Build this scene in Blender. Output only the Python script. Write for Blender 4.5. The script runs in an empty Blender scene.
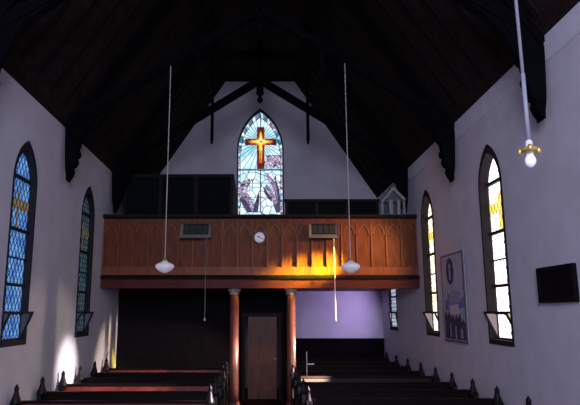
import bpy, bmesh, math, random
from mathutils import Vector, Matrix
random.seed(7)
SC = bpy.context.scene
COL = SC.collection

# ------------------------------------------------------------------ materials
def srgb(r, g, b):
    f = lambda c: (c/255/12.92) if c/255 <= .04045 else ((c/255+.055)/1.055)**2.4
    return (f(r), f(g), f(b), 1)

def mat(name, color, rough=.6, metal=0, noise=0, scale=8, stretch=(1, 1, 1), bump=0, emit=0, spec=.4):
    m = bpy.data.materials.new(name); m.use_nodes = True
    nt = m.node_tree; b = nt.nodes['Principled BSDF']
    b.inputs['Base Color'].default_value = color
    b.inputs['Roughness'].default_value = rough
    b.inputs['Metallic'].default_value = metal
    b.inputs['Specular IOR Level'].default_value = spec
    if emit:
        b.inputs['Emission Color'].default_value = color
        b.inputs['Emission Strength'].default_value = emit
    if noise or bump:
        tc = nt.nodes.new('ShaderNodeTexCoord'); mp = nt.nodes.new('ShaderNodeMapping')
        mp.inputs['Scale'].default_value = stretch
        n = nt.nodes.new('ShaderNodeTexNoise'); n.inputs['Scale'].default_value = scale
        n.inputs['Detail'].default_value = 5
        nt.links.new(tc.outputs['Object'], mp.inputs[0]); nt.links.new(mp.outputs[0], n.inputs['Vector'])
        if noise:
            r = nt.nodes.new('ShaderNodeValToRGB')
            c = color
            r.color_ramp.elements[0].position = .3; r.color_ramp.elements[1].position = .7
            r.color_ramp.elements[0].color = (c[0]*(1-noise), c[1]*(1-noise), c[2]*(1-noise), 1)
            r.color_ramp.elements[1].color = (min(1, c[0]*(1+noise)), min(1, c[1]*(1+noise)), min(1, c[2]*(1+noise)), 1)
            nt.links.new(n.outputs['Fac'], r.inputs[0]); nt.links.new(r.outputs[0], b.inputs['Base Color'])
        if bump:
            bp = nt.nodes.new('ShaderNodeBump'); bp.inputs['Strength'].default_value = bump
            bp.inputs['Distance'].default_value = .02
            nt.links.new(n.outputs['Fac'], bp.inputs['Height']); nt.links.new(bp.outputs[0], b.inputs['Normal'])
    return m

def boards(name, color, rough, axis_scale, dark=.45, noise=.35, rot=(0, 0, 0), spec=.06):
    """boarding: dark joints (brick texture free: a saw wave) over noisy grain"""
    m = mat(name, color, rough, noise=noise, scale=3, stretch=(3, 3, 3), bump=.1, spec=spec)
    nt = m.node_tree; b = nt.nodes['Principled BSDF']
    ramp = [n for n in nt.nodes if n.type == 'VALTORGB'][0]
    tc = [n for n in nt.nodes if n.type == 'TEX_COORD'][0]
    mp = nt.nodes.new('ShaderNodeMapping'); mp.inputs['Scale'].default_value = axis_scale
    mp.inputs['Rotation'].default_value = rot
    w = nt.nodes.new('ShaderNodeTexWave'); w.wave_profile = 'SAW'; w.inputs['Scale'].default_value = .5
    w.bands_direction = 'X'
    r = nt.nodes.new('ShaderNodeValToRGB')
    r.color_ramp.elements[0].position = 0; r.color_ramp.elements[0].color = (dark, dark, dark, 1)
    r.color_ramp.elements[1].position = .12; r.color_ramp.elements[1].color = (1, 1, 1, 1)
    mx = nt.nodes.new('ShaderNodeMix'); mx.data_type = 'RGBA'; mx.blend_type = 'MULTIPLY'
    mx.inputs[0].default_value = 1
    nt.links.new(tc.outputs['Object'], mp.inputs[0]); nt.links.new(mp.outputs[0], w.inputs['Vector'])
    nt.links.new(w.outputs['Fac'], r.inputs[0])
    nt.links.new(ramp.outputs[0], mx.inputs[6]); nt.links.new(r.outputs[0], mx.inputs[7])
    nt.links.new(mx.outputs[2], b.inputs['Base Color'])
    return m

def glass(name, c0, c1, strength, scale=3, detail=3, leads=0, width=.05):
    """daylight-filled stained glass: mottled colour glowing from the sky behind it"""
    m = bpy.data.materials.new(name); m.use_nodes = True
    nt = m.node_tree; b = nt.nodes['Principled BSDF']
    tc = nt.nodes.new('ShaderNodeTexCoord')
    n = nt.nodes.new('ShaderNodeTexNoise'); n.inputs['Scale'].default_value = scale; n.inputs['Detail'].default_value = detail
    r = nt.nodes.new('ShaderNodeValToRGB')
    r.color_ramp.elements[0].position = .35; r.color_ramp.elements[0].color = c0
    r.color_ramp.elements[1].position = .65; r.color_ramp.elements[1].color = c1
    nt.links.new(tc.outputs['Object'], n.inputs['Vector'])
    nt.links.new(n.outputs['Fac'], r.inputs[0])
    if leads:                                   # irregular lead lines between small panes
        v = nt.nodes.new('ShaderNodeTexVoronoi'); v.feature = 'DISTANCE_TO_EDGE'; v.inputs['Scale'].default_value = leads
        g = nt.nodes.new('ShaderNodeMath'); g.operation = 'GREATER_THAN'; g.inputs[1].default_value = width
        mx = nt.nodes.new('ShaderNodeMix'); mx.data_type = 'RGBA'; mx.inputs[6].default_value = (.02, .025, .05, 1)
        nt.links.new(tc.outputs['Object'], v.inputs['Vector']); nt.links.new(v.outputs['Distance'], g.inputs[0])
        nt.links.new(g.outputs[0], mx.inputs[0]); nt.links.new(r.outputs[0], mx.inputs[7])
        nt.links.new(mx.outputs[2], b.inputs['Emission Color'])
    else:
        nt.links.new(r.outputs[0], b.inputs['Emission Color'])
    b.inputs['Emission Strength'].default_value = strength
    b.inputs['Base Color'].default_value = (.02, .02, .025, 1)
    b.inputs['Roughness'].default_value = .5; b.inputs['Specular IOR Level'].default_value = .1
    return m

M = {}
M['plaster'] = mat('lilac_plaster', (.66, .63, .735, 1), .95, noise=.06, scale=2.5, bump=.06, spec=.1)
M['cornice'] = mat('cornice_plaster', (.70, .68, .80, 1), .9, noise=.05, scale=3, spec=.1)
M['roof'] = boards('roof_boarding', (.066, .041, .043, 1), .9, (0, 0, 15.0), dark=.35, noise=.4)
M['beam'] = mat('black_stained_beam', (.0032, .0033, .0055, 1), .9, noise=.3, scale=6, bump=.1, spec=.04)
M['rafter'] = mat('dark_rafter', (.012, .009, .011, 1), .9, noise=.3, scale=6, spec=.04)
M['floor'] = boards('dark_floorboards', (.03, .02, .018, 1), .6, (8, 0, 0))
M['carpet'] = mat('aisle_carpet', (.03, .012, .014, 1), .95, noise=.4, scale=60, spec=.05)
M['oak'] = mat('varnished_gallery_oak', (.155, .044, .019, 1), .5, spec=.15, noise=.35, scale=4, stretch=(5, 5, .7), bump=.08)
M['oaklight'] = mat('varnished_moulding_oak', (.22, .066, .027, 1), .45, spec=.2, noise=.25, scale=4, stretch=(5, 5, .7), bump=.05)
M['redbeam'] = mat('red_brown_beam', (.10, .018, .015, 1), .5, spec=.15, noise=.3, scale=4, stretch=(.5, 4, 4))
M['darkrail'] = mat('dark_top_rail', (.010, .006, .008, 1), .6, noise=.3, scale=5, spec=.15)
M['pew'] = mat('dark_pew_wood', (.007, .003, .004, 1), .6, noise=.35, scale=5, stretch=(1, 4, 4), spec=.1)
M['pewrail'] = boards('red_pew_rail', (.19, .036, .030, 1), .4, (9, 0, 0), dark=.6, noise=.25, spec=.3)  # sunlit copy of the pew wood, sunlight put into the colour
M['pewrailorange'] = mat('orange_pew_rail', (.009, .0042, .0035, 1), .6, noise=.25, scale=5)  # pew wood slightly lightened in colour for the sunlit strip
M['pewend'] = mat('dark_pew_end', (.008, .0045, .0065, 1), .45, noise=.3, scale=5, stretch=(4, 4, 1), spec=.25)
M['dark'] = boards('dark_vertical_boarding', (.007, .005, .008, 1), .8, (7, 0, 0), noise=.3)
M['enclosure'] = boards('black_green_boarding', (.005, .008, .011, 1), .8, (5, 0, 0), dark=.6, noise=.25)
M['wainscot'] = boards('dark_wainscot', (.006, .004, .007, 1), .8, (8, 0, 0), noise=.3)
M['door'] = mat('brown_door', (.105, .036, .024, 1), .5, noise=.35, scale=3, stretch=(5, 5, .6))
M['column'] = mat('painted_column', (.18, .060, .048, 1), .35, noise=.15, scale=4, stretch=(3, 3, .5))
M['capital'] = mat('pale_capital', (.36, .28, .25, 1), .5, noise=.1, scale=9)
M['frame'] = mat('dark_window_frame', (.010, .008, .013, 1), .8, noise=.2, scale=8)
M['framebrown'] = mat('brown_window_frame', (.012, .008, .010, 1), .9, noise=.2, scale=8)
M['lead'] = mat('lead_came', (.010, .012, .022, 1), .6, spec=.3, noise=.2, scale=20)
M['leadpale'] = mat('pale_lead_came', (.22, .19, .22, 1), .6, noise=.2, scale=20)  # lead lightened in colour for the glare of the bright panes
M['brass'] = mat('brass', (.62, .43, .14, 1), .35, metal=.7, noise=.1, scale=20, emit=.06)
M['cord'] = mat('pale_grey_flex', (.50, .46, .46, 1), .6, noise=.1, scale=10)
M['cordbright'] = mat('white_pull_cord', (.85, .80, .78, 1), .7, noise=.1, scale=10)
M['rod'] = mat('grey_painted_rod', (.24, .25, .32, 1), .5, noise=.1, scale=10)
M['opal'] = mat('opal_glass', (.86, .80, .90, 1), .2, emit=.16, noise=.04, scale=4)  # faint glow put in to brighten the unlit globes
M['bulb'] = mat('frosted_bulb', (.85, .85, .98, 1), .15, emit=.22, noise=.04, scale=4)
M['socket'] = mat('white_socket', (.7, .7, .78, 1), .3, noise=.05, scale=10)
M['clockface'] = mat('white_dial', (.80, .80, .92, 1), .35, emit=.06, noise=.04, scale=6)
M['clockrim'] = mat('dark_clock_rim', (.02, .02, .03, 1), .35, noise=.1, scale=10)
M['clockhand'] = mat('blue_black_hands', (.08, .08, .22, 1), .5, noise=.1, scale=10)
M['heater'] = mat('grey_reflector', (.24, .215, .21, 1), .5, metal=.0, noise=.1, scale=10)
M['heatdark'] = mat('black_heater_case', (.010, .013, .016, 1), .5, noise=.1, scale=10)
M['plaque'] = mat('grey_heater_element', (.035, .042, .05, 1), .6, noise=.3, scale=60)
M['boardart'] = mat('painted_sky_ground', (.44, .46, .60, 1), .7, noise=.14, scale=5)
M['artblue'] = mat('painted_blue', (.15, .19, .46, 1), .7, noise=.3, scale=9)
M['artdark'] = mat('painted_dark', (.045, .040, .085, 1), .7, noise=.4, scale=9)
M['artpale'] = mat('painted_pale', (.62, .58, .60, 1), .7, noise=.1, scale=9)
M['artlilac'] = mat('painted_lilac', (.34, .32, .50, 1), .7, noise=.2, scale=9)
M['artedge'] = mat('brown_board_edge', (.17, .13, .15, 1), .7, noise=.2, scale=9)
M['tablet'] = mat('dark_timber_tablet', (.008, .005, .008, 1), .85, noise=.5, scale=4, spec=.05)
M['tabletframe'] = mat('black_tablet_frame', (.004, .0035, .007, 1), .7, noise=.2, scale=9, spec=.1)
M['grey'] = mat('pale_grey_paint', (.27, .285, .34, 1), .8, noise=.12, scale=8)
M['greydark'] = mat('shaded_grey_paint', (.09, .10, .13, 1), .8, noise=.12, scale=8)
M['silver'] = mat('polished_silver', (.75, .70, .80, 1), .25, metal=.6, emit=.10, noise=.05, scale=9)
# coloured glass
M['g_blue'] = glass('blue_glass', (.05, .16, .50, 1), (.16, .38, .80, 1), 1.0, 4)
M['g_teal'] = glass('dim_teal_glass', (.035, .065, .085, 1), (.075, .125, .155, 1), .9, 5)
M['g_white'] = glass('sunlit_white_glass', (1, .86, .95, 1), (1, .95, 1, 1), 2.6, 5)
M['g_cream'] = glass('sunlit_cream_glass', (1, .82, .52, 1), (1, .95, .80, 1), 2.2, 3)
M['g_pale'] = glass('pale_blue_glass', (.42, .50, .75, 1), (.7, .75, .95, 1), 1.3, 3)
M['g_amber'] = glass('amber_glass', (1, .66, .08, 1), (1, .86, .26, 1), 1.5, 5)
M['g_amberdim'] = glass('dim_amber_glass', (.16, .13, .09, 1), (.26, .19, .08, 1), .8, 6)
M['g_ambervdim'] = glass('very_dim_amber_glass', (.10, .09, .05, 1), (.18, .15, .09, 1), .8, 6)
M['g_sky'] = glass('pale_cyan_glass', (.28, .66, .84, 1), (.80, .95, 1, 1), 1.2, 3.2)
M['g_lower'] = glass('milky_glass', (.55, .80, .90, 1), (.95, .97, 1, 1), 1.15, 3, leads=4.5, width=.03)
M['g_red'] = glass('ruby_glass', (.10, .008, .010, 1), (.34, .03, .015, 1), .95, 5)
M['g_orange'] = glass('orange_glass', (.85, .22, .02, 1), (1, .42, .03, 1), 1.0, 6)
M['g_yellow'] = glass('yellow_glass', (1, .72, .05, 1), (1, .92, .35, 1), 1.1, 6)
M['g_teald'] = glass('deep_teal_glass', (.02, .12, .20, 1), (.05, .28, .38, 1), .9, 6)
M['g_purple'] = glass('mauve_glass', (.26, .20, .38, 1), (.56, .44, .66, 1), 1.0, 7, leads=8, width=.05)
M['g_pink'] = glass('pink_glass', (.62, .45, .72, 1), (.95, .80, .95, 1), 1.05, 8, leads=9, width=.06)
M['g_smoke'] = glass('smoky_violet_glass', (.03, .028, .075, 1), (.12, .09, .18, 1), .9, 7)
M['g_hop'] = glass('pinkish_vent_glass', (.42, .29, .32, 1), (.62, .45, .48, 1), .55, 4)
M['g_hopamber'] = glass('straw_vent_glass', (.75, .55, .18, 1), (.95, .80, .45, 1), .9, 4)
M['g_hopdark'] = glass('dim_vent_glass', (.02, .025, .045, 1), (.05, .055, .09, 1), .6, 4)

# ------------------------------------------------------------------ mesh builder
class MB:
    def __init__(s): s.v = []; s.f = []
    def add(s, vs, fs):
        o = len(s.v); s.v += [tuple(p) for p in vs]; s.f += [tuple(i+o for i in f) for f in fs]; return s
    def box(s, x0, x1, y0, y1, z0, z1):
        return s.add([(x, y, z) for x in (x0, x1) for y in (y0, y1) for z in (z0, z1)],
                     [(0, 1, 3, 2), (4, 6, 7, 5), (0, 4, 5, 1), (2, 3, 7, 6), (0, 2, 6, 4), (1, 5, 7, 3)])
    def prism(s, poly, axis, a, b):
        def mk(p, t):
            return {'x': (t, p[0], p[1]), 'y': (p[0], t, p[1]), 'z': (p[0], p[1], t)}[axis]
        n = len(poly)
        return s.add([mk(p, a) for p in poly]+[mk(p, b) for p in poly],
                     [tuple(range(n)), tuple(range(2*n-1, n-1, -1))]+[(i, i+n, (i+1) % n+n, (i+1) % n) for i in range(n)])
    def ring(s, outer, inner, axis, a, b, closed=True):
        """frame between two outlines with the same point count, extruded from a to b"""
        def mk(p, t):
            return {'x': (t, p[0], p[1]), 'y': (p[0], t, p[1]), 'z': (p[0], p[1], t)}[axis]
        n = len(outer)
        vs = [mk(p, a) for p in outer]+[mk(p, a) for p in inner]+[mk(p, b) for p in outer]+[mk(p, b) for p in inner]
        fs = []
        for i in range(n if closed else n-1):
            j = (i+1) % n
            fs += [(i, j, n+j, n+i), (2*n+i, 3*n+i, 3*n+j, 2*n+j), (i, 2*n+i, 2*n+j, j), (n+i, n+j, 3*n+j, 3*n+i)]
        if not closed:
            fs += [(0, n, 3*n, 2*n), (n-1, 3*n-1, 4*n-1, 2*n-1)]
        return s.add(vs, fs)
    def bar(s, p0, p1, w, h, up=(0, 0, 1)):
        p0 = Vector(p0); p1 = Vector(p1); d = (p1-p0).normalized(); up = Vector(up)
        if abs(d.dot(up)) > .98: up = Vector((0, 1, 0))
        sd = d.cross(up).normalized()*w/2; u = sd.cross(d).normalized()*h/2
        vs = [p+a*sd+b*u for p in (p0, p1) for a, b in ((-1, -1), (1, -1), (1, 1), (-1, 1))]
        return s.add(vs, [(0, 1, 2, 3), (7, 6, 5, 4)]+[(i, i+4, (i+1) % 4+4, (i+1) % 4) for i in range(4)])
    def tube(s, p0, p1, r, n=10, r1=None):
        p0 = Vector(p0); p1 = Vector(p1); d = (p1-p0).normalized()
        a = d.orthogonal().normalized(); b = d.cross(a); r1 = r if r1 is None else r1
        vs = [p+(a*math.cos(t)+b*math.sin(t))*q for p, q in ((p0, r), (p1, r1)) for t in [2*math.pi*i/n for i in range(n)]]
        return s.add(vs, [tuple(range(n-1, -1, -1)), tuple(range(n, 2*n))]+[(i, (i+1) % n, (i+1) % n+n, i+n) for i in range(n)])
    def lathe(s, c, prof, n=20, sx=1, sy=1):
        vs = []; fs = []
        for r, z in prof:
            for i in range(n):
                t = 2*math.pi*i/n; vs.append((c[0]+sx*r*math.cos(t), c[1]+sy*r*math.sin(t), c[2]+z))
        for k in range(len(prof)-1):
            for i in range(n):
                j = (i+1) % n; fs.append((k*n+i, k*n+j, (k+1)*n+j, (k+1)*n+i))
        fs.append(tuple(range(n-1, -1, -1))); m = (len(prof)-1)*n; fs.append(tuple(range(m, m+n)))
        return s.add(vs, fs)
    def build(s, name, material, parent=None, smooth=False, base=None):
        if parent is not None: base = ROOT.get(parent.name, Vector((0, 0, 0)))
        if base is None:
            xs, ys, zs = zip(*s.v)
            base = Vector(((min(xs)+max(xs))/2, (min(ys)+max(ys))/2, min(zs)))
        base = Vector(base)
        me = bpy.data.meshes.new(name)
        me.from_pydata([tuple(Vector(p)-base) for p in s.v], [], s.f)
        bm = bmesh.new(); bm.from_mesh(me)
        bmesh.ops.recalc_face_normals(bm, faces=bm.faces); bm.to_mesh(me); bm.free()
        me.materials.append(material)
        if smooth:
            for p in me.polygons: p.use_smooth = len(p.vertices) == 4
        o = bpy.data.objects.new(name, me); COL.objects.link(o)
        if parent is not None: o.parent = parent
        else: o.location = base
        ROOT[o.name] = base
        return o
ROOT = {}

def tag(o, label=None, cat=None, group=None, kind=None):
    if label: o['label'] = label
    if cat: o['category'] = cat
    if group: o['group'] = group
    if kind: o['kind'] = kind
    return o
def thing(name, loc, label=None, cat=None, group=None, kind=None):
    o = bpy.data.objects.new(name, None); COL.objects.link(o); o.location = loc
    o.empty_display_size = .1
    ROOT[o.name] = Vector(loc)
    return tag(o, label, cat, group, kind)
def copy_tree(o, parent=None):
    c = o.copy(); COL.objects.link(c)
    if parent: c.parent = parent
    for ch in list(o.children): copy_tree(ch, c)
    return c

# ------------------------------------------------------------------ dimensions
W = 3.7; EAVE = 5.64; RIDGE_X = 1.12; CEIL = 9.56; Y0 = -3.0; YB = 17.8
SL = (CEIL-EAVE)/(W-RIDGE_X)
def roof_z(x): return min(CEIL, EAVE+SL*(W-abs(x)))

def lancet_right(a, zs, zt, n=9):
    r = zt-zs; k = (r*r-a*a)/(2*a); R = a+k; t1 = math.atan2(r, k)
    return [(-k+R*math.cos(t1*i/n), zs+R*math.sin(t1*i/n)) for i in range(n+1)]
def lancet(c, w, z0, zs, zt, n=9):
    arc = lancet_right(w/2, zs, zt, n)
    pts = [(c-w/2, z0), (c+w/2, z0)]+[(c+h, z) for h, z in arc]+[(c-h, z) for h, z in reversed(arc[:-1])]
    return pts
def half_width(a, zs, zt, z):
    if z <= zs: return a
    r = zt-zs; k = (r*r-a*a)/(2*a); R = a+k
    return max(0, -k+math.sqrt(max(0, R*R-(z-zs)**2)))

def wall_sheet(name, h0, h1, zb, ztop, openings, to3, depth3, brk=()):
    """wall with lancet openings and reveals; to3(h,z) puts a point on the face, depth3 moves it to the back of the reveal"""
    mb = MB(); cuts = {h0, h1, *brk}
    for c, w, z0, zs, zt in openings:
        arc = lancet_right(w/2, zs, zt)
        for h, z in arc: cuts.add(c+h); cuts.add(c-h)
    cuts = sorted(cuts)
    def top_of(op, h):
        c, w, z0, zs, zt = op; d = abs(h-c)
        a = w/2; r = zt-zs; k = (r*r-a*a)/(2*a); R = a+k
        return zs+math.sqrt(max(0, R*R-(d+k)**2))
    for ha, hb in zip(cuts, cuts[1:]):
        if hb-ha < 1e-6: continue
        mid = (ha+hb)/2
        op = next((o for o in openings if abs(mid-o[0]) < o[1]/2), None)
        q = lambda z0a, z0b, z1a, z1b: mb.add([to3(ha, z0a), to3(hb, z0b), to3(hb, z1b), to3(ha, z1a)], [(0, 1, 2, 3)])
        if op is None: q(zb, zb, ztop(ha), ztop(hb))
        else:
            q(zb, zb, op[2], op[2]); q(top_of(op, ha), top_of(op, hb), ztop(ha), ztop(hb))
    for c, w, z0, zs, zt in openings:
        pts = lancet(c, w, z0, zs, zt); n = len(pts)
        mb.add([to3(*p) for p in pts]+[depth3(*p) for p in pts], [(i, (i+1) % n, (i+1) % n+n, i+n) for i in range(n)])
    return mb.build(name, M['plaster'], base=(0, 0, 0))

WIN_L = [8.93, 12.32]; WIN_R = [9.12, 12.68, 16.35]
WW, WZ0, WZS, WZT = .90, 1.72, 4.18, 4.86
ops = lambda ys: [(y, WW, WZ0, WZS, WZT) for y in ys]
tag(wall_sheet('wall_left', Y0, YB, 0, lambda h: EAVE, ops(WIN_L), lambda h, z: (-W, h, z), lambda h, z: (-W-.26, h, z)), kind='structure')
tag(wall_sheet('wall_right', Y0, YB, 0, lambda h: EAVE, ops(WIN_R), lambda h, z: (W, h, z), lambda h, z: (W+.26, h, z)), kind='structure')
GW = (.01, 1.46, 4.75, 7.25, 8.62)
tag(wall_sheet('wall_back', -W, W, 0, roof_z, [GW], lambda h, z: (h, YB, z), lambda h, z: (h, YB+.22, z), brk=(-RIDGE_X, RIDGE_X)), kind='structure')

f = MB().box(-W-.26, W+.26, Y0, YB+.22, -.12, 0).build('floor', M['floor'], base=(0, 0, 0)); tag(f, kind='structure')
r = MB().box(-.66, .66, Y0+.4, 15.35, 0, .012).build('aisle_runner', M['carpet'])
tag(r, 'dark carpet runner lying along the aisle between the pew blocks', 'carpet')

# ceiling: steep boarded slopes with a flat collar strip, thin shell
prof = [(-W-.3, EAVE-SL*.3), (-RIDGE_X, CEIL), (RIDGE_X, CEIL), (W+.3, EAVE-SL*.3)]
prof2 = [(x*1.0, z+.12) for x, z in prof]
ce = MB().prism(prof+prof2[::-1], 'y', Y0, YB+.22).build('ceiling', M['roof'], base=(0, 0, 0)); tag(ce, kind='structure')
y = 1.2
while y < YB-.1:
    for sx in (-1, 1):
        MB().bar((sx*(W-.16), y, EAVE+SL*.16+.01), (sx*(RIDGE_X-.0), y, CEIL+.01), .075, .10, up=(0, 1, 0)).build('rafter', M['rafter'], ce)
    y += .62
# plaster cornice along the right wall head
cp = [(W, 5.36), (W-.02, 5.37), (W-.028, 5.39), (W-.03, 5.45), (W-.04, 5.56), (W-.05, 5.63), (W-.045, 5.69), (W, 5.64)]
tag(MB().prism(cp, 'y', Y0, YB).build('trim_1', M['cornice']), kind='structure')

# ------------------------------------------------------------------ side windows
def side_window(num, sx, yc, pane, cross, cheeks, lead_mat, frame_mat, lw, deep, inset, hop):
    t = thing('window_%d' % num, (sx*W, yc, WZ0), kind='structure')
    xf = sx*W; xg = sx*(W+deep)
    out = lancet(yc, WW+.02, WZ0-.02, WZS, WZT+.03); inn = lancet(yc, WW-inset, WZ0+.055, WZS, WZT-.12)
    MB().ring(out, inn, 'x', xf-sx*.015, sx*(W+deep+.05)).build('window_frame', frame_mat, t)
    MB().prism(inn, 'x', xg, xg+sx*.012).build('stained_glass', pane, t)
    a = (WW-inset)/2
    hw = lambda z: half_width(a, WZS, WZT-.12, z)
    x0, x1 = xg-sx*.022, xg-sx*.002
    if cross:
        c = MB()
        for (ya, yb, za, zb) in [(-.035 if sx < 0 else -.06, .035 if sx < 0 else .06, 3.46, 4.08), (-hw(3.87)+.01, hw(3.87)-.01, 3.78, 3.95)]:
            c.box(min(x0, x1)+.012*(sx > 0), max(x0, x1)-.012*(sx < 0), yc+ya, yc+yb, za, zb)
        c.build('amber_cross', cross, t)
    g = MB()                                         # diamond lattice of lead cames
    p = .16
    k = -24
    xx = xg-sx*.012
    while k < 26:
        for d in (-1, 1):
            pts = []
            N = 60
            for i in range(N+1):
                h = -a+2*a*i/N
                z = WZ0+.06+k*p*1.25+d*h*1.55+1.2
                if WZ0+.06 <= z <= WZT-.12 and abs(h) <= hw(z): pts.append((h, z))
            if len(pts) > 1:
                g.bar((xx, yc+pts[0][0], pts[0][1]), (xx, yc+pts[-1][0], pts[-1][1]), lw, lw, up=(1, 0, 0))
        k += 1
    g.build('lead_lattice', lead_mat, t)
    for z, hgt in ((4.28, .045), (3.46, .045), (3.02, .016), (2.61, .045), (2.185, .05)):
        q = hw(z)
        MB().box(min(xg-sx*.05, xg), max(xg-sx*.05, xg), yc-q-.01, yc+q+.01, z-hgt/2, z+hgt/2).build('glazing_bar', M['frame'], t)
    # hopper vent tilting into the church at the foot of the window
    inx = xf-sx*hop; zt, zb = 2.19, WZ0+.07
    tops = [(inx, yc-a, zt), (inx, yc+a, zt)]
    h = MB()
    h.bar(tops[0], tops[1], .035, .035)
    for e in (-1, 1):
        h.bar((inx, yc+e*a, zt), (xg-sx*.03, yc+e*a, zb), .03, .03)
        h.bar((inx, yc+e*a, zt), (xg-sx*.03, yc+e*a, zt), .028, .028)
    h.bar((xg-sx*.03, yc-a, zb), (xg-sx*.03, yc+a, zb), .03, .03)
    hv = h.build('hopper_vent', M['frame'] if sx < 0 else M['framebrown'], t)
    for e, mm in zip((-1, 1), cheeks):
        MB().prism([(inx+sx*.02, zt-.015), (xg-sx*.03, zt-.015), (xg-sx*.03, zb+.02)], 'y', yc+e*a-.004, yc+e*a+.004).build('vent_cheek', mm, hv)
    return t

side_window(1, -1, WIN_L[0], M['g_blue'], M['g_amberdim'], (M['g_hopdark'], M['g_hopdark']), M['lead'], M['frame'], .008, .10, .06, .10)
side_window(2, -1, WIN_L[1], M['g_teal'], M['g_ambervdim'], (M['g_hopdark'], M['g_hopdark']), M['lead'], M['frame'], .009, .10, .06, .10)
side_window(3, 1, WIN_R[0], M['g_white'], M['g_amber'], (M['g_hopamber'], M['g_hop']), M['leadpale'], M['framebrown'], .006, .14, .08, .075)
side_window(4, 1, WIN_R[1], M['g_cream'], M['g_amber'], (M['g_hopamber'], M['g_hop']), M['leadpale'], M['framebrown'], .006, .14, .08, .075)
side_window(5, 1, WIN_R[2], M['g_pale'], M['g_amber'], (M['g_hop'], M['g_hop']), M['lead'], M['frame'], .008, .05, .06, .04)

# ------------------------------------------------------------------ great window over the gallery
gc, gw, gz0, gzs, gzt = GW
g = thing('window_6', (gc, YB, gz0), kind='structure')
out = lancet(gc, gw+.02, gz0-.02, gzs, gzt+.02); inn = lancet(gc, gw-.05, gz0+.05, gzs, gzt-.05)
MB().ring(out, inn, 'y', YB-.005, YB+.18).build('window_frame', M['frame'], g)
ga = (gw-.07)/2
GY = YB+.14
upper = [p for p in lancet(gc, gw-.07, 6.66, gzs, gzt-.06)]
lower = [(gc-ga, gz0+.05), (gc+ga, gz0+.05), (gc+ga, 6.66), (gc-ga, 6.66)]
MB().prism(upper, 'y', GY, GY+.012).build('sky_glass', M['g_sky'], g)
MB().prism(lower, 'y', GY, GY+.012).build('milky_glass', M['g_lower'], g)
ux = lambda u: gc+(u-260.4)*.0318        # design units of the window cartoon -> metres
uz = lambda v: 8.592-(v-110)*.03266
def piece(name, m, polys, y=GY-.006, th=.006):
    b = MB()
    for poly in polys: b.prism([(ux(u), uz(v)) for u, v in poly], 'y', y, y+th)
    return b.build(name, m, g)
rect = lambda a, b, c, d: [(a, b), (c, b), (c, d), (a, d)]
piece('ruby_cross', M['g_red'], [rect(257.0, 126.2, 264.6, 169), rect(244.8, 138.2, 257.0, 144.6), rect(264.6, 138.2, 276.8, 144.6)])
star = [(260.8, 131), (262.0, 139.2), (270, 141.2), (262.0, 143.4), (260.8, 157), (259.5, 143.4), (251.6, 141.2), (259.5, 139.2)]
big = [(260.8, 129), (263.2, 138.0), (272.6, 140.2), (272.6, 142.4), (263.2, 144.8), (261.7, 163), (259.9, 163), (258.4, 144.8), (249, 142.4), (249, 140.2), (258.4, 138.0)]
piece('orange_cross', M['g_orange'], [big], GY-.010)
piece('yellow_star', M['g_yellow'], [star], GY-.014)
piece('star_centre', M['g_teald'], [rect(260.0, 140.4, 262.0, 142.2)], GY-.018)
# pieces of coloured border and background
cols = ['g_purple', 'g_pink', 'g_teald', 'g_lower', 'g_purple', 'g_sky', 'g_amberdim', 'g_pink']
bd = {c: [] for c in cols}
arc_o = lancet(gc, gw-.07, gz0+.05, gzs, gzt-.06, 14)[2:]
arc_i = lancet(gc, gw-.24, gz0+.05, gzs, gzt-.24, 14)[2:]
border = {c: MB() for c in set(cols)}
for i in range(len(arc_o)-1):
    c = cols[(i*5+i//3) % len(cols)]
    border[c].prism([arc_o[i], arc_o[i+1], arc_i[i+1], arc_i[i]], 'y', GY-.006, GY)
for sx in (-1, 1):
    z = gz0+.05; i = 0
    while z < gzs-.02:
        z2 = min(z+.10, gzs); c = cols[(i*3+(sx > 0)*2) % len(cols)]
        xa, xb = sorted((gc+sx*ga, gc+sx*(ga-.055)))
        border[c].prism([(xa, z), (xb, z), (xb, z2-.012), (xa, z2-.012)], 'y', GY-.006, GY)
        z = z2; i += 1
for c, b in border.items(): b.build('border_glass', M[c], g)
piece('rose_quarter', M['g_pink'], [[(266, 156), (281.5, 156), (281.5, 167.5), (265.8, 167.5), (264.9, 161)]])
piece('mauve_fragments', M['g_purple'], [
    [(268, 158), (271, 157), (272.5, 161), (269, 162.5)], [(274, 160), (279, 158.5), (280, 163), (275.5, 164)],
    [(240.5, 124), (244.5, 121.5), (246, 127), (241.5, 130)], [(272, 122), (276, 124), (277.5, 130), (272, 127)],
    [(246.5, 117.5), (250, 115), (251.5, 119), (248.5, 121.5)], [(270, 116.5), (273.5, 119), (272, 122), (268.8, 119.8)]], GY-.010)
piece('teal_bars', M['g_teald'], [rect(239.2, 168.8, 281.8, 170.6), rect(277, 139.8, 281.8, 142.6), rect(239.2, 139.8, 244.6, 142.6)], GY-.016)
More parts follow.
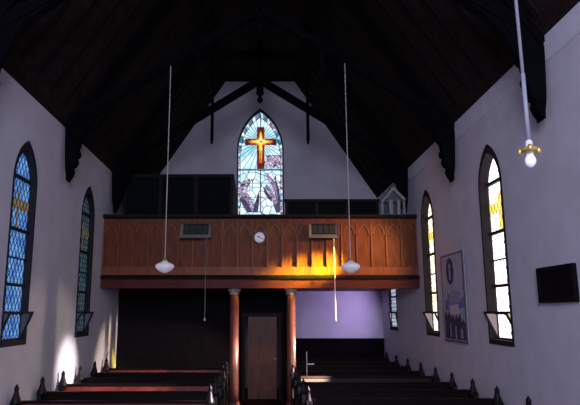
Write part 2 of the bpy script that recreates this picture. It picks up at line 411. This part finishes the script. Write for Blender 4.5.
# two raised hands and sleeves in the lower lights
piece('hands', M['g_purple'], [
    [(240.8, 186), (243, 181), (249.5, 178.5), (251.2, 182), (248.5, 186), (247, 191.5), (250.5, 197), (254, 203), (257.5, 209), (256, 211.6), (251, 211.6), (246, 203), (241, 197)],
    [(265, 175), (268, 174.2), (272, 178), (276.5, 183), (279.2, 190), (279.5, 200), (278.6, 206), (275, 206), (272.2, 199), (268.5, 192), (264.6, 187), (266.8, 184), (271, 189), (273, 188), (269.5, 181)]], GY-.006)
piece('sleeves', M['g_smoke'], [
    [(239.6, 197.5), (243, 197.5), (248.5, 203), (252.5, 211.8), (247.8, 211.8), (243, 205)],
    [(253.2, 211.8), (254.6, 204), (257.5, 195.5), (259.2, 190), (259.6, 199), (258, 211.8)],
    [(263, 186.5), (265.5, 189), (269.5, 194.5), (272, 198), (271.5, 201.5), (268, 197.8), (264.5, 192)],
    [(274.2, 177.5), (277, 182), (279.4, 190), (280.2, 200), (279.8, 211.8), (275.8, 211.8), (273.5, 204.5), (277, 203), (277.8, 196), (276.2, 186)]], GY-.010)
piece('pale_fingers', M['g_pink'], [
    [(241.8, 190), (245.5, 186), (247.8, 190.5), (244.5, 193.5)], [(244.5, 182.5), (248, 180), (248.6, 183), (246, 185)],
    [(271, 186.5), (274, 189.5), (275.5, 196), (273, 195.5)], [(267, 177), (270, 178.5), (271.2, 182), (268.8, 180.8)],
    [(248.5, 200), (251, 200.5), (254, 207.5), (252, 208)]], GY-.014)
ld = MB()                                           # lead lines: rays out of the cross, bars, mullion
LY = GY-.016
cx0, cz0 = ux(260.8), uz(141.2)
for i in range(34):
    t = 2*math.pi*(i+.5)/34
    dx, dz = math.cos(t), math.sin(t)
    R0 = .16 if abs(dx) > .25 and abs(dz) > .25 else .30
    R1 = R0
    while True:
        x, z = cx0+dx*R1-gc, cz0+dz*R1
        if z < 6.67 or z > gzt-.1 or abs(x) > half_width(ga, gzs, gzt-.06, z)-.05 or R1 > 2: break
        R1 += .02
    if R1-R0 > .1: ld.bar((cx0+dx*R0, LY, cz0+dz*R0), (cx0+dx*R1, LY, cz0+dz*R1), .013, .010, up=(0, 1, 0))
for (u0, v0, u1, v1, w) in [(260.6, 170, 260.6, 212, .03), (260.8, 113, 260.8, 126, .03), (239, 183, 282, 183, .012), (239, 197, 282, 197, .012),
                            (265, 155.6, 282, 155.6, .02), (250, 171, 243, 182, .012), (271, 171, 276.5, 182, .012), (249.5, 184, 249, 212, .010), (271, 184, 271, 212, .008)]:
    ld.bar((ux(u0), LY, uz(v0)), (ux(u1), LY, uz(v1)), w, .012, up=(0, 1, 0))
for poly in [arc_i]:
    for a, b in zip(poly, poly[1:]): ld.bar((a[0], LY, a[1]), (b[0], LY, b[1]), .016, .012, up=(0, 1, 0))
for sx in (-1, 1):
    ld.bar((gc+sx*(ga-.06), LY, gz0+.05), (gc+sx*(ga-.06), LY, gzs), .012, .012, up=(0, 1, 0))
ld.build('lead_lines', M['lead'], g)

# ------------------------------------------------------------------ roof trusses
def truss(yc, label):
    t = thing('roof_truss', (0, yc, 4.6), label, 'roof truss', 'dark scissor trusses under the roof')
    th = .16
    for sx in (-1, 1):
        MB().bar((sx*(W-.06), yc, EAVE-.04), (sx*(RIDGE_X-.1), yc, CEIL-.02), .10, .26, up=(0, 1, 0)).build('principal_rafter', M['beam'], t)
        MB().bar((sx*3.38, yc, 5.88), (0, yc, 8.05), .15, .21, up=(0, 1, 0)).build('scissor_brace', M['beam'], t)
        # carved wall post: straight back against the wall, scalloped inner edge, drop at its foot
        d = [(.03, 5.75), (.60, 6.22), (.57, 5.98), (.47, 5.74), (.38, 5.52), (.32, 5.34), (.29, 5.20), (.32, 5.14), (.315, 5.07), (.265, 5.04), (.285, 4.95), (.25, 4.88), (.20, 4.85), (.22, 4.78), (.185, 4.68), (.15, 4.63), (.135, 4.575), (.105, 4.60), (.10, 4.70), (.075, 4.84), (.06, 5.05)]
        pts = [(sx*(W-a), z) for a, z in d]
        MB().prism(pts, 'y', yc-.085, yc+.085).build('wall_post', M['beam'], t)
        # curved knee brace between post and scissor
        c = MB(); prev = None
        for i in range(9):
            s = i/8; p = Vector((sx*(W-.30-1.55*s), yc, 5.35+1.55*s**.62))
            if prev is not None: c.bar(prev, p, .10, .14, up=(0, 1, 0))
            prev = p
        c.build('knee_brace', M['beam'], t)
        x = sx*1.21
        MB().box(x-.038, x+.038, yc-.04, yc+.04, 6.46, roof_z(x)).lathe((x, yc, 6.33), [(.005, 0), (.035, .05), (.028, .09), (.045, .14)], 8).build('hanging_post', M['beam'], t)
        # little cusped blocks hanging under the brace
        MB().prism([(sx*2.0, 6.88), (sx*2.3, 6.66), (sx*2.22, 6.56), (sx*2.12, 6.60), (sx*2.0, 6.72)], 'y', yc-.06, yc+.06).build('cusp', M['beam'], t)
    MB().box(-RIDGE_X-.4, RIDGE_X+.4, yc-.09, yc+.09, 8.62, 8.86).build('collar_beam', M['beam'], t)
    MB().box(-.09, .09, yc-.09, yc+.09, 7.72, CEIL).lathe((0, yc, 7.42), [(.01, 0), (.07, .05), (.085, .10), (.05, .15), (.04, .19), (.10, .25), (.11, .30)], 12).build('king_post', M['beam'], t)
    return t
truss(14.05, 'dark scissor truss just over the gallery front, its centre drop above the cross window')
truss(10.55, 'dark scissor truss in mid nave, its posts between the two near side windows')
truss(7.05, 'dark scissor truss nearest the viewer, right post beside the bare bulb')

# ------------------------------------------------------------------ gallery
GF = 13.6
dk = MB().box(-W, W, GF+.12, YB, 2.82, 2.98).build('gallery_deck', M['darkrail']); tag(dk, kind='structure')
gal = thing('gallery_parapet', (0, GF, 2.74), 'long varnished timber gallery front with pointed arch panels spanning the nave', 'parapet')
MB().box(-W+.005, W-.005, GF-.06, GF+.12, 2.74, 2.94).build('bottom_beam', M['redbeam'], gal)
MB().prism([(GF-.06, 2.94), (GF-.10, 2.95), (GF-.11, 2.985), (GF-.09, 3.02), (GF-.02, 3.045), (GF+.1, 3.045), (GF+.1, 2.94)], 'x', -W+.005, W-.005).build('beam_moulding', M['darkrail'], gal)
MB().box(-W+.01, W-.01, GF, GF+.06, 3.04, 4.37).build('boarding', M['oak'], gal)
MB().box(-W+.01, W-.01, GF-.032, GF, 3.045, 3.235).build('bottom_rail', M['oaklight'], gal)
MB().box(-W+.01, W-.01, GF-.032, GF, 4.285, 4.37).build('head_rail', M['oak'], gal)
MB().prism([(GF-.05, 4.37), (GF-.11, 4.39), (GF-.12, 4.41), (GF-.12, 4.46), (GF+.30, 4.46), (GF+.30, 4.42), (GF+.06, 4.37)], 'x', -W+.005, W-.005).build('top_rail', M['darkrail'], gal)
NP = 21; pw = (2*W-.06)/NP
for i in range(NP+1):
    x = -W+.03+pw*i
    MB().prism([(x-.022, GF), (x-.016, GF-.045), (x+.016, GF-.045), (x+.022, GF)], 'z', 3.235, 4.285).build('mullion', M['oaklight'], gal)
for i in range(NP):
    xc = -W+.03+pw*(i+.5); a = pw/2-.028
    arc = lancet_right(a, 4.00, 4.245, 6)
    outl = [(xc+pw/2-.02, 4.00)]+[(xc+pw/2-.02, 4.285), (xc-pw/2+.02, 4.285), (xc-pw/2+.02, 4.00)]
    inner = [(xc-h, z) for h, z in arc]+[(xc+h, z) for h, z in reversed(arc[:-1])]
    MB().prism(outl+inner, 'y', GF-.024, GF).build('arch_head', M['oak'], gal)
    rim = [(xc-h*.97, z-.0) for h, z in arc]+[(xc+h*.97, z) for h, z in reversed(arc[:-1])]
    rim2 = [(xc+(x-xc)*.80, z-.03) for x, z in rim]
    MB().ring(rim, rim2, 'y', GF-.036, GF, closed=False).build('arch_moulding', M['oaklight'], gal)

# gallery columns
def column(x, label):
    t = thing('gallery_column', (x, GF+.18, 0), label, 'column', 'columns under the gallery')
    MB().lathe((x, GF+.18, 0), [(.15, 0), (.15, .12), (.125, .16), (.11, .2)], 20).build('base', M['column'], t, True)
    MB().lathe((x, GF+.18, 0), [(.108, .19), (.108, .5), (.098, 2.60)], 20).build('shaft', M['column'], t, True)
    MB().lathe((x, GF+.18, 0), [(.10, 2.59), (.125, 2.62), (.105, 2.645), (.13, 2.68), (.155, 2.71), (.155, 2.742)], 20).build('capital', M['capital'], t, True)
column(-.60, 'slim round gallery column on the left of the brown door')
column(.725, 'slim round gallery column on the right of the door, sunlit down one edge')

# things on the gallery
b = thing('timber_enclosure', (-2.1, 15.9, 2.98), 'tall black boarded timber enclosure on the gallery, left of the cross window', 'enclosure')
MB().box(-3.52, -.70, 14.75, 17.3, 2.98, 5.66).build('casing', M['enclosure'], b)
MB().box(-3.54, -.68, 14.71, 17.32, 5.66, 5.73).build('cornice', M['darkrail'], b)
for x in (-3.50, -2.58, -1.66, -.74): MB().box(x-.04, x+.04, 14.72, 14.75, 2.98, 5.66).build('stile', M['darkrail'], b)
b = thing('timber_screen', (1.8, 14.8, 2.98), 'low black timber screen on the gallery, right of the cross window', 'screen')
MB().box(.64, 3.02, 14.5, 14.58, 2.98, 4.95).build('panelling', M['enclosure'], b)
MB().box(.62, 3.04, 14.46, 14.62, 4.95, 5.02).build('capping', M['darkrail'], b)
for x in (.68, 1.44, 2.2, 2.98): MB().box(x-.035, x+.035, 14.47, 14.5, 2.98, 4.95).build('stile', M['darkrail'], b)

b = thing('gabled_shelter', (3.14, GF+.13, 4.46), 'small pale grey gabled shelter with posts on the right end of the gallery rail', 'model shelter')
hx, hy = 3.14, GF+.13
MB().box(hx-.30, hx+.33, hy-.12, hy+.12, 4.46, 4.49).build('plinth', M['grey'], b)
MB().box(hx-.16, hx+.24, hy+.08, hy+.115, 4.49, 4.92).build('back_panel', M['greydark'], b)
rf = [(hx-.25, 4.80), (hx+.06, 5.17), (hx+.34, 4.86), (hx+.32, 4.80), (hx+.05, 5.06), (hx-.21, 4.77)]
MB().prism(rf, 'y', hy-.13, hy+.13).build('roof', M['grey'], b)
MB().prism([(hx-.17, 4.78), (hx+.05, 5.04), (hx+.28, 4.80)], 'y', hy-.09, hy-.06).build('gable_panel', M['greydark'], b)
for x, zt, w in ((hx-.22, 4.78, .05), (hx-.01, 4.84, .095), (hx+.17, 4.84, .07), (hx+.30, 4.80, .05)):
    MB().box(x-w/2, x+w/2, hy-.11, hy-.05, 4.49, zt).build('post', M['grey'], b)

# heaters
def heater(x0, x1, label):
    t = thing('gallery_heater', ((x0+x1)/2, GF-.05, 3.86), label, 'heater', 'heaters on the gallery front')
    zt, zb = 4.23, 3.87
    y0 = GF-.06
    MB().prism([(y0, zb+.02), (y0, zt), (y0-.10, zt), (y0-.17, zb+.10), (y0-.12, zb+.02)], 'x', x0+.03, x1-.03).build('case', M['heatdark'], t)
    n = 4; w = (x1-x0-.16)/n
    for i in range(n):
        xa = x0+.08+w*i+.012; xb = x0+.08+w*(i+1)-.012
        p = [(y0-.108, zt-.04), (y0-.165, zb+.13)]
        MB().add([(xa, p[0][0]-.012, p[0][1]), (xb, p[0][0]-.012, p[0][1]), (xb, p[1][0]-.012, p[1][1]), (xa, p[1][0]-.012, p[1][1]),
                  (xa, p[0][0]+.004, p[0][1]), (xb, p[0][0]+.004, p[0][1]), (xb, p[1][0]+.004, p[1][1]), (xa, p[1][0]+.004, p[1][1])],
                 [(0, 1, 2, 3), (7, 6, 5, 4), (0, 4, 5, 1), (1, 5, 6, 2), (2, 6, 7, 3), (3, 7, 4, 0)]).build('heating_element', M['plaque'], t)
    fl = MB()                                   # splayed reflector flanges: foot and both sides
    def quad(a, b, c, d):
        o = Vector((0, .008, 0))
        fl.add([a, b, c, d]+[tuple(Vector(p)+o) for p in (a, b, c, d)], [(0, 1, 2, 3), (7, 6, 5, 4), (0, 4, 5, 1), (1, 5, 6, 2), (2, 6, 7, 3), (3, 7, 4, 0)])
    quad((x0+.07, y0-.17, zb+.10), (x1-.07, y0-.17, zb+.10), (x1+.0, y0-.24, zb+.01), (x0, y0-.24, zb+.01))
    quad((x0+.07, y0-.11, zt-.02), (x0+.07, y0-.17, zb+.10), (x0, y0-.24, zb+.01), (x0+.01, y0-.16, zt))
    quad((x1-.07, y0-.11, zt-.02), (x1-.01, y0-.16, zt), (x1, y0-.24, zb+.01), (x1-.07, y0-.17, zb+.10))
    fl.build('reflector', M['heater'], t)
    for x in (x0+.2, x1-.2): MB().box(x-.02, x+.02, GF-.07, GF-.03, 4.05, 4.13).build('bracket', M['heatdark'], t)
    return t
heater(-1.86, -1.13, 'dark oblong heater on the gallery front, left of the round clock')
heater(1.13, 1.82, 'dark oblong heater on the gallery front, right of the round clock')

def pull_cord(x, z0, z1, r, m, label):
    t = thing('pull_cord', (x, GF-.285, z0), label, 'pull cord', 'heater pull cords')
    MB().tube((x, GF-.285, z0+.05), (x, GF-.285, z1), r, 8).build('cord', m, t)
    MB().lathe((x, GF-.285, z0), [(.006, 0), (.018, .015), (.02, .04), (.008, .07)], 10).build('toggle', M['cordbright'], t, True)
pull_cord(-1.245, 2.0, 3.88, .006, M['rod'], 'thin dim cord hanging from the left heater, ending before the dark partition')
pull_cord(1.705, 2.0, 3.88, .009, M['cordbright'], 'bright white cord hanging from the right heater before the lilac wall')

# clock
c = thing('wall_clock', (-.01, GF-.05, 3.78), 'small round white clock at the middle of the gallery front', 'clock')
def disc(m, r, y0, y1, name, n=32):
    MB().tube((-.01, y0, 3.915), (-.01, y1, 3.915), r, n).build(name, m, c)
disc(M['clockrim'], .138, GF-.10, GF-.02, 'rim'); disc(M['clockface'], .117, GF-.108, GF-.09, 'dial')
tk = MB()
for i in range(12):
    t = math.pi*i/6; p = Vector((-.01+.098*math.sin(t), GF-.111, 3.915+.098*math.cos(t))); d = Vector((math.sin(t), 0, math.cos(t)))
    tk.bar(p-d*.012, p+d*.012, .010, .005, up=(0, 1, 0))
tk.build('hour_marks', M['clockhand'], c)
MB().bar((-.01, GF-.114, 3.915), (-.065, GF-.114, 3.95), .02, .005, up=(0, 1, 0)).build('hour_hand', M['clockhand'], c)
MB().bar((-.01, GF-.117, 3.915), (.075, GF-.117, 3.875), .013, .005, up=(0, 1, 0)).build('minute_hand', M['clockhand'], c)

# ------------------------------------------------------------------ under the gallery
PY = 15.4
pt = MB().box(-W, -.46, PY, PY+.08, 0, 2.82).box(.55, .78, PY, PY+.08, 0, 2.82).box(-.46, .55, PY, PY+.08, 2.18, 2.82).box(.70, .78, PY+.08, YB, 0, 2.82)
tag(pt.build('wall_partition', M['dark']), kind='structure')
d = thing('door_1', (.05, PY+.06, 0), kind='structure')
fr = MB()
fr.box(-.46, -.38, PY-.03, PY+.12, 0, 2.18).box(.47, .55, PY-.03, PY+.12, 0, 2.18).box(-.38, .47, PY-.03, PY+.12, 2.09, 2.18).build('door_frame', M['darkrail'], d)
MB().box(-.31, .43, PY+.04, PY+.09, .02, 2.085).build('door_leaf', M['door'], d)
for x0, x1, z0, z1 in ((-.22, .02, 1.1, 1.95), (.10, .34, 1.1, 1.95), (-.22, .02, .2, .9), (.10, .34, .2, .9)):
    MB().ring(rect(x0, z0, x1, z1), rect(x0+.03, z0+.03, x1-.03, z1-.03), 'y', PY+.028, PY+.04).build('panel_moulding', M['door'], d)
MB().lathe((.38, PY+.0, 1.02), [(.0, -.03), (.028, -.015), (.03, 0), (.02, .02), (.0, .03)], 12).tube((.38, PY, 1.02), (.38, PY+.045, 1.02), .012).build('door_knob', M['brass'], d, True)
tag(MB().box(.79, W-.005, YB-.05, YB-.005, 0, 1.36).box(.79, W-.005, YB-.09, YB-.005, 1.36, 1.43).build('trim_2', M['wainscot']), kind='structure')

# ------------------------------------------------------------------ things on the right wall
def art(poly, m, name, root, x, th=.004, H=None):
    b = MB()
    for p in poly: b.prism([H(a, c) for a, c in p], 'x', x, x+th)
    return b.build(name, m, root)
bn = thing('wall_painting', (W-.05, 11.0, 1.65), 'tall pale blue painted panel with dark oval and figures, hung between two right windows', 'wall painting')
by0, by1, bz0, bz1 = 11.72, 10.43, 1.65, 3.30
H = lambda a, c: (by0+(by1-by0)*a, bz0+(bz1-bz0)*c)
MB().prism([H(0, 0), H(1, 0), H(1, 1), H(0, 1)], 'x', W-.05, W-.03).build('board', M['boardart'], bn)
MB().ring([H(0, 0), H(1, 0), H(1, 1), H(0, 1)], [H(.025, .02), H(.95, .02), H(.95, .98), H(.025, .98)], 'x', W-.06, W-.045).build('edging', M['artedge'], bn)
MB().prism([H(.04, .03), H(.96, .03), H(.96, .97), H(.04, .97)], 'x', W-.031, W-.0005).build('backing', M['artedge'], bn)
ov = lambda a, c, ra, rc, n=20: [(a+ra*math.cos(2*math.pi*i/n), c+rc*math.sin(2*math.pi*i/n)) for i in range(n)]
art([ov(.40, .80, .165, .155)], M['artdark'], 'dark_oval', bn, W-.055, H=H)
art([ov(.40, .86, .045, .03), [(.36, .70), (.44, .70), (.43, .83), (.37, .83)]], M['artlilac'], 'pale_figure', bn, W-.059, H=H)
art([[(.10, .35), (.92, .38), (.92, .50), (.80, .46), (.78, .54), (.68, .56), (.62, .50), (.52, .60), (.42, .50), (.36, .53), (.24, .55), (.22, .46), (.10, .48)]], M['artblue'], 'blue_building', bn, W-.055, H=H)
art([[(.30, .42), (.78, .44), (.78, .52), (.55, .60), (.30, .52)]], M['artlilac'], 'lilac_roof', bn, W-.058, H=H)
art([[(.32, .30), (.70, .31), (.70, .42), (.32, .41)]], M['artpale'], 'pale_doorway', bn, W-.061, H=H)
art([[(.06, .03), (.94, .03), (.94, .20), (.86, .26), (.80, .22), (.74, .32), (.66, .26), (.58, .31), (.50, .24), (.42, .33), (.35, .26), (.28, .36), (.20, .28), (.13, .34), (.06, .30)]], M['artdark'], 'dark_crowd', bn, W-.058, H=H)
art([[(.52, .04), (.58, .04), (.56, .18), (.52, .18)], [(.74, .05), (.84, .05), (.82, .15), (.76, .16)], [(.30, .05), (.34, .05), (.33, .22), (.30, .2)]], M['artlilac'], 'robes', bn, W-.064, H=H)

tb = thing('memorial_tablet', (W-.04, 7.25, 2.31), 'dark oblong timber tablet in a black frame on the near right wall', 'wall tablet')
ty0, ty1, tz0, tz1 = 7.70, 6.80, 2.315, 2.765
MB().box(W-.035, W-.002, ty1+.03, ty0-.03, tz0+.03, tz1-.03).build('panel', M['tablet'], tb)
MB().ring([(ty0, tz0), (ty1, tz0), (ty1, tz1), (ty0, tz1)], [(ty0-.06, tz0+.05), (ty1+.06, tz0+.05), (ty1+.06, tz1-.05), (ty0-.06, tz1-.05)], 'x', W-.055, W-.002).build('frame', M['tabletframe'], tb)

# ------------------------------------------------------------------ pendant lamps
def pendant(x, y, z, ztop, label):
    t = thing('pendant_lamp', (x, y, z), label, 'pendant lamp', 'opal pendant lamps on long cords')
    MB().tube((x, y, z+.15), (x, y, ztop), .009, 8).build('cord', M['cord'], t)
    MB().lathe((x, y, z), [(.045, .085), (.05, .11), (.035, .135), (.015, .16)], 14).build('fitter', M['brass'], t, True)
    MB().lathe((x, y, z), [(.004, -.112), (.035, -.106), (.085, -.086), (.135, -.05), (.166, -.012), (.172, .012), (.158, .04), (.118, .065), (.07, .082), (.05, .10)], 28).build('globe', M['opal'], t, True)
    return t
pendant(-1.72, 10.5, 3.0, 7.03, 'white opal pendant lamp before the left half of the gallery')
pendant(1.635, 10.5, 3.0, 7.07, 'white opal pendant lamp before the sunlit right half of the gallery')
pendant(-1.80, 3.5, 2.98, 8.2, 'white opal pendant lamp cut off by the left edge beside the blue window')
x, y, z = 1.684, 3.5, 3.15
t = thing('bare_bulb_pendant', (x, y, z-.12), 'pendant lamp on a grey rod with brass holder and bare bulb, at upper right', 'pendant lamp')
MB().tube((x, y, z+.09), (x, y, z+.55), .0135, 12).build('rod', M['rod'], t, True)
MB().tube((x, y, z+.52), (x-.02, y, 8.2), .0105, 12).build('upper_rod', M['rod'], t, True)
MB().lathe((x, y, z), [(.022, .02), (.024, .06), (.02, .10), (.012, .11)], 14).build('socket', M['socket'], t, True)
h = MB()
h.lathe((x, y, z), [(.024, .03), (.045, .035), (.050, .05), (.045, .058), (.024, .06)], 18)
for k in range(3):
    a = 2*math.pi*k/3+.15
    dx, dy = math.cos(a), math.sin(a)
    h.bar((x+dx*.045, y+dy*.045, z+.045), (x+dx*.060, y+dy*.060, z+.045), .012, .03)
    h.lathe((x+dx*.062, y+dy*.062, z+.045), [(.004, -.024), (.013, -.018), (.016, 0), (.013, .018), (.004, .024)], 10)
hd = h.build('shade_holder', M['brass'], t, True)
MB().lathe((x, y, z), [(.003, -.068), (.018, -.062), (.030, -.045), (.034, -.028), (.031, -.01), (.022, .008), (.018, .025)], 20).build('bulb', M['bulb'], t, True)

# ------------------------------------------------------------------ pews
def finial_profile(): return [(.085, .86), (.082, .90), (.062, .945), (.048, .985), (.036, 1.03), (.030, 1.06), (.037, 1.075), (.037, 1.095), (.024, 1.115), (.012, 1.14), (.003, 1.155)]
def make_pew(side, y, label, group, htop, rail_m):
    wall_x, aisle_x = side*3.60, side*.735
    t = thing('church_pew', (side*2.17, y, 0), label, 'pew', group)
    xa, xb = sorted((wall_x, aisle_x))
    MB().box(xa+.03, xb-.03, y-.30, y+.12, .41, .45).build('seat', M['pew'], t)
    MB().box(xa+.03, xb-.03, y-.26, y-.235, .0, .41).build('seat_front', M['pew'], t)
    MB().prism([(y+.09, .42), (y+.115, .42), (y+.175, .70), (y+.15, .70)], 'x', xa+.03, xb-.03).build('backrest', M['pew'], t)
    MB().prism([(y+.145, .69), (y+.18, .69), (y+.215, .86), (y+.21, .88), (y+.16, .88), (y+.155, .86)], 'x', xa+.03, xb-.03).build('top_rail', rail_m, t)
    MB().prism([(y+.14, .86), (y+.24, .86), (y+.24, .895), (y+.14, .895)], 'x', xa+.03, xb-.03).build('capping', M['pew'], t)
    for k, ex in enumerate((wall_x, aisle_x)):
        pr = [(y-.33, 0), (y+.24, 0), (y+.24, .62), (y+.235, .80), (y+.20, .86), (y+.14, .89), (y-.01, .89), (y-.05, .84), (y-.07, .72), (y-.12, .64), (y-.24, .60), (y-.32, .54)]
        e = MB().prism(pr, 'x', ex-.035, ex+.035).build('pew_end', M['pewend'], t)
        MB().lathe((ex, y+.065, 0), [(r_, z_+(htop-1.155)) for r_, z_ in finial_profile()], 12, sx=.8 if k else 1.0, sy=1.05).build('finial', M['pewend'], e, True)
    return t
rowsL = [8.88, 9.92, 10.95, 11.97, 13.0, 14.0]
rowsR = [8.07, 9.12, 10.15, 11.23, 12.27, 13.38, 14.55, 15.75, 16.95]
ords = ['nearest', 'second', 'third', 'fourth', 'fifth', 'sixth', 'seventh', 'eighth', 'ninth']
for i, y in enumerate(rowsL):
    lab = {0: 'dark wooden pew with spired ends, nearest of the left block',
           2: 'dark wooden pew with sunlit red back rail, third from the front in the left block',
           5: 'dark wooden pew with red back rail, farthest of the left block by the dark partition'}.get(i, 'dark wooden pew with spired ends, %s row from the viewer in the left block' % ords[i])
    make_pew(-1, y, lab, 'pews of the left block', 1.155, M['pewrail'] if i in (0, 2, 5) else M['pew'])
for i, y in enumerate(rowsR):
    lab = {0: 'dark wooden pew with spired ends, nearest of the right block',
           8: 'dark wooden pew with spired ends, farthest of the right block by the wainscot',
           4: 'dark wooden pew with sunlit orange rail end, fifth row of the right block'}.get(i, 'dark wooden pew with spired ends, %s row from the viewer in the right block' % ords[i])
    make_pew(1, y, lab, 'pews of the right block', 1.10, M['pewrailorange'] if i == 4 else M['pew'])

s = thing('silver_stand', (1.005, 12.86, 0), 'slim silver stand with a short side arm standing among the right pews', 'stand')
MB().lathe((1.005, 12.86, 0), [(.12, 0), (.12, .015), (.03, .04), (.012, .06)], 16).build('foot', M['silver'], s, True)
MB().tube((1.005, 12.86, .04), (1.005, 12.86, 1.36), .008, 10, .010).build('pole', M['silver'], s)
MB().bar((1.005, 12.86, 1.10), (1.16, 12.86, 1.105), .012, .022).build('arm', M['silver'], s)

# ------------------------------------------------------------------ light
w = bpy.data.worlds.new('World'); SC.world = w; w.use_nodes = True
bg = w.node_tree.nodes['Background']; bg.inputs[0].default_value = (.62, .68, 1.0, 1); bg.inputs[1].default_value = .42

def lamp(kind, name, loc, energy, color, target=None, **kw):
    l = bpy.data.lights.new(name, kind); l.energy = energy; l.color = color
    for k, v in kw.items(): setattr(l, k, v)
    o = bpy.data.objects.new(name, l); COL.objects.link(o); o.location = loc
    if target: o.rotation_euler = (Vector(target)-Vector(loc)).to_track_quat('-Z', 'Y').to_euler()
    return o
def spot(name, loc, tgt, energy, color, deg, blend=.6, size=.05):
    return lamp('SPOT', name, loc, energy, color, tgt, spot_size=math.radians(deg), spot_blend=blend, shadow_soft_size=size)
# daylight from the chancel window behind the viewer
lamp('AREA', 'chancel_daylight', (0, -2.6, 5.2), 590, (.78, .79, 1.0), (0, 14, 3.6), shape='RECTANGLE', size=3.0, size_y=3.5)
lamp('POINT', 'camera_flash', (.05, .05, 2.45), 44, (.95, .93, 1.0), shadow_soft_size=.04)
# sunbeams falling in through the right-hand lancets
spot('sunbeam_gallery', (3.6, 12.45, 3.9), (1.2, GF-.02, 3.16), 11500, (1.0, .80, .02), 18, 1.0, .12)
spot('sunbeam_gallery_spread', (3.6, 11.6, 4.2), (2.0, GF-.02, 3.3), 330, (1.0, .48, .10), 70, 1.0)
spot('sunbeam_column', (3.6, 13.0, 2.75), (.74, GF+.18, 1.75), 1800, (1.0, .80, .58), 30, .5)
spot('sunbeam_left_wall', (3.6, 9.0, 3.0), (-3.68, 11.5, 1.10), 5500, (1.0, .88, .84), 11, 1.0)
spot('sunbeam_left_pew', (3.6, 8.9, 3.0), (-2.5, 11.1, .80), 6000, (1.0, .70, .66), 9, 1.0)
spot('sunbeam_near_pew', (3.6, 7.6, 3.0), (-1.9, 9.05, .80), 700, (1.0, .70, .62), 11, 1.0)
spot('sunbeam_far_wall', (3.6, 12.7, 2.6), (-3.68, 14.35, 1.2), 700, (1.0, .85, .76), 5.5, 1.0)
spot('sunbeam_far_pew', (3.6, 12.4, 2.5), (-2.4, 14.15, .82), 5000, (1.0, .66, .55), 9, 1.0)
spot('sunbeam_right_pew', (3.0, 10.9, 2.4), (1.05, 12.45, .80), 26000, (1.0, .74, .5), 12, 1.0)
spot('sunbeam_column_rim', (3.6, 15.95, 2.3), (.80, GF+.2, 1.75), 600, (1.0, .80, .55), 26, .5)  # rim spot added to brighten the column edge from behind
spot('sunbeam_left_aisle_end', (3.6, 8.4, 2.9), (-.70, 8.92, 1.0), 12000, (1.0, .85, .85), 4.5, 1.0)
spot('sunbeam_right_aisle_end', (3.6, 8.8, 3.1), (.77, 9.16, 1.0), 8000, (1.0, .85, .8), 5.5, 1.0)
spot('sunbeam_door_aisle_end', (3.6, 12.2, 3.0), (.77, 13.4, .95), 8000, (1.0, .8, .6), 5.5, 1.0)
spot('lilac_light_under_gallery', (3.6, 16.3, 2.5), (1.5, YB, 2.0), 110, (.66, .48, 1.0), 120, 1.0)

# ------------------------------------------------------------------ camera
F = 580.0; CXP = 260.0; HV = 312.0
cam = bpy.data.cameras.new('camera'); co = bpy.data.objects.new('camera', cam); COL.objects.link(co)
cam.sensor_fit = 'HORIZONTAL'; cam.sensor_width = 36; cam.lens = 36*F/580
cam.shift_x = (290-CXP)/580
cam.clip_start = .05
th = math.atan((HV-202.5)/F)
co.location = (0, 0, 2.2); co.rotation_euler = (math.pi/2+th, 0, 0)
SC.camera = co
SC.view_settings.view_transform = 'Standard'
SC.view_settings.look = 'None'
SC.view_settings.exposure = 0
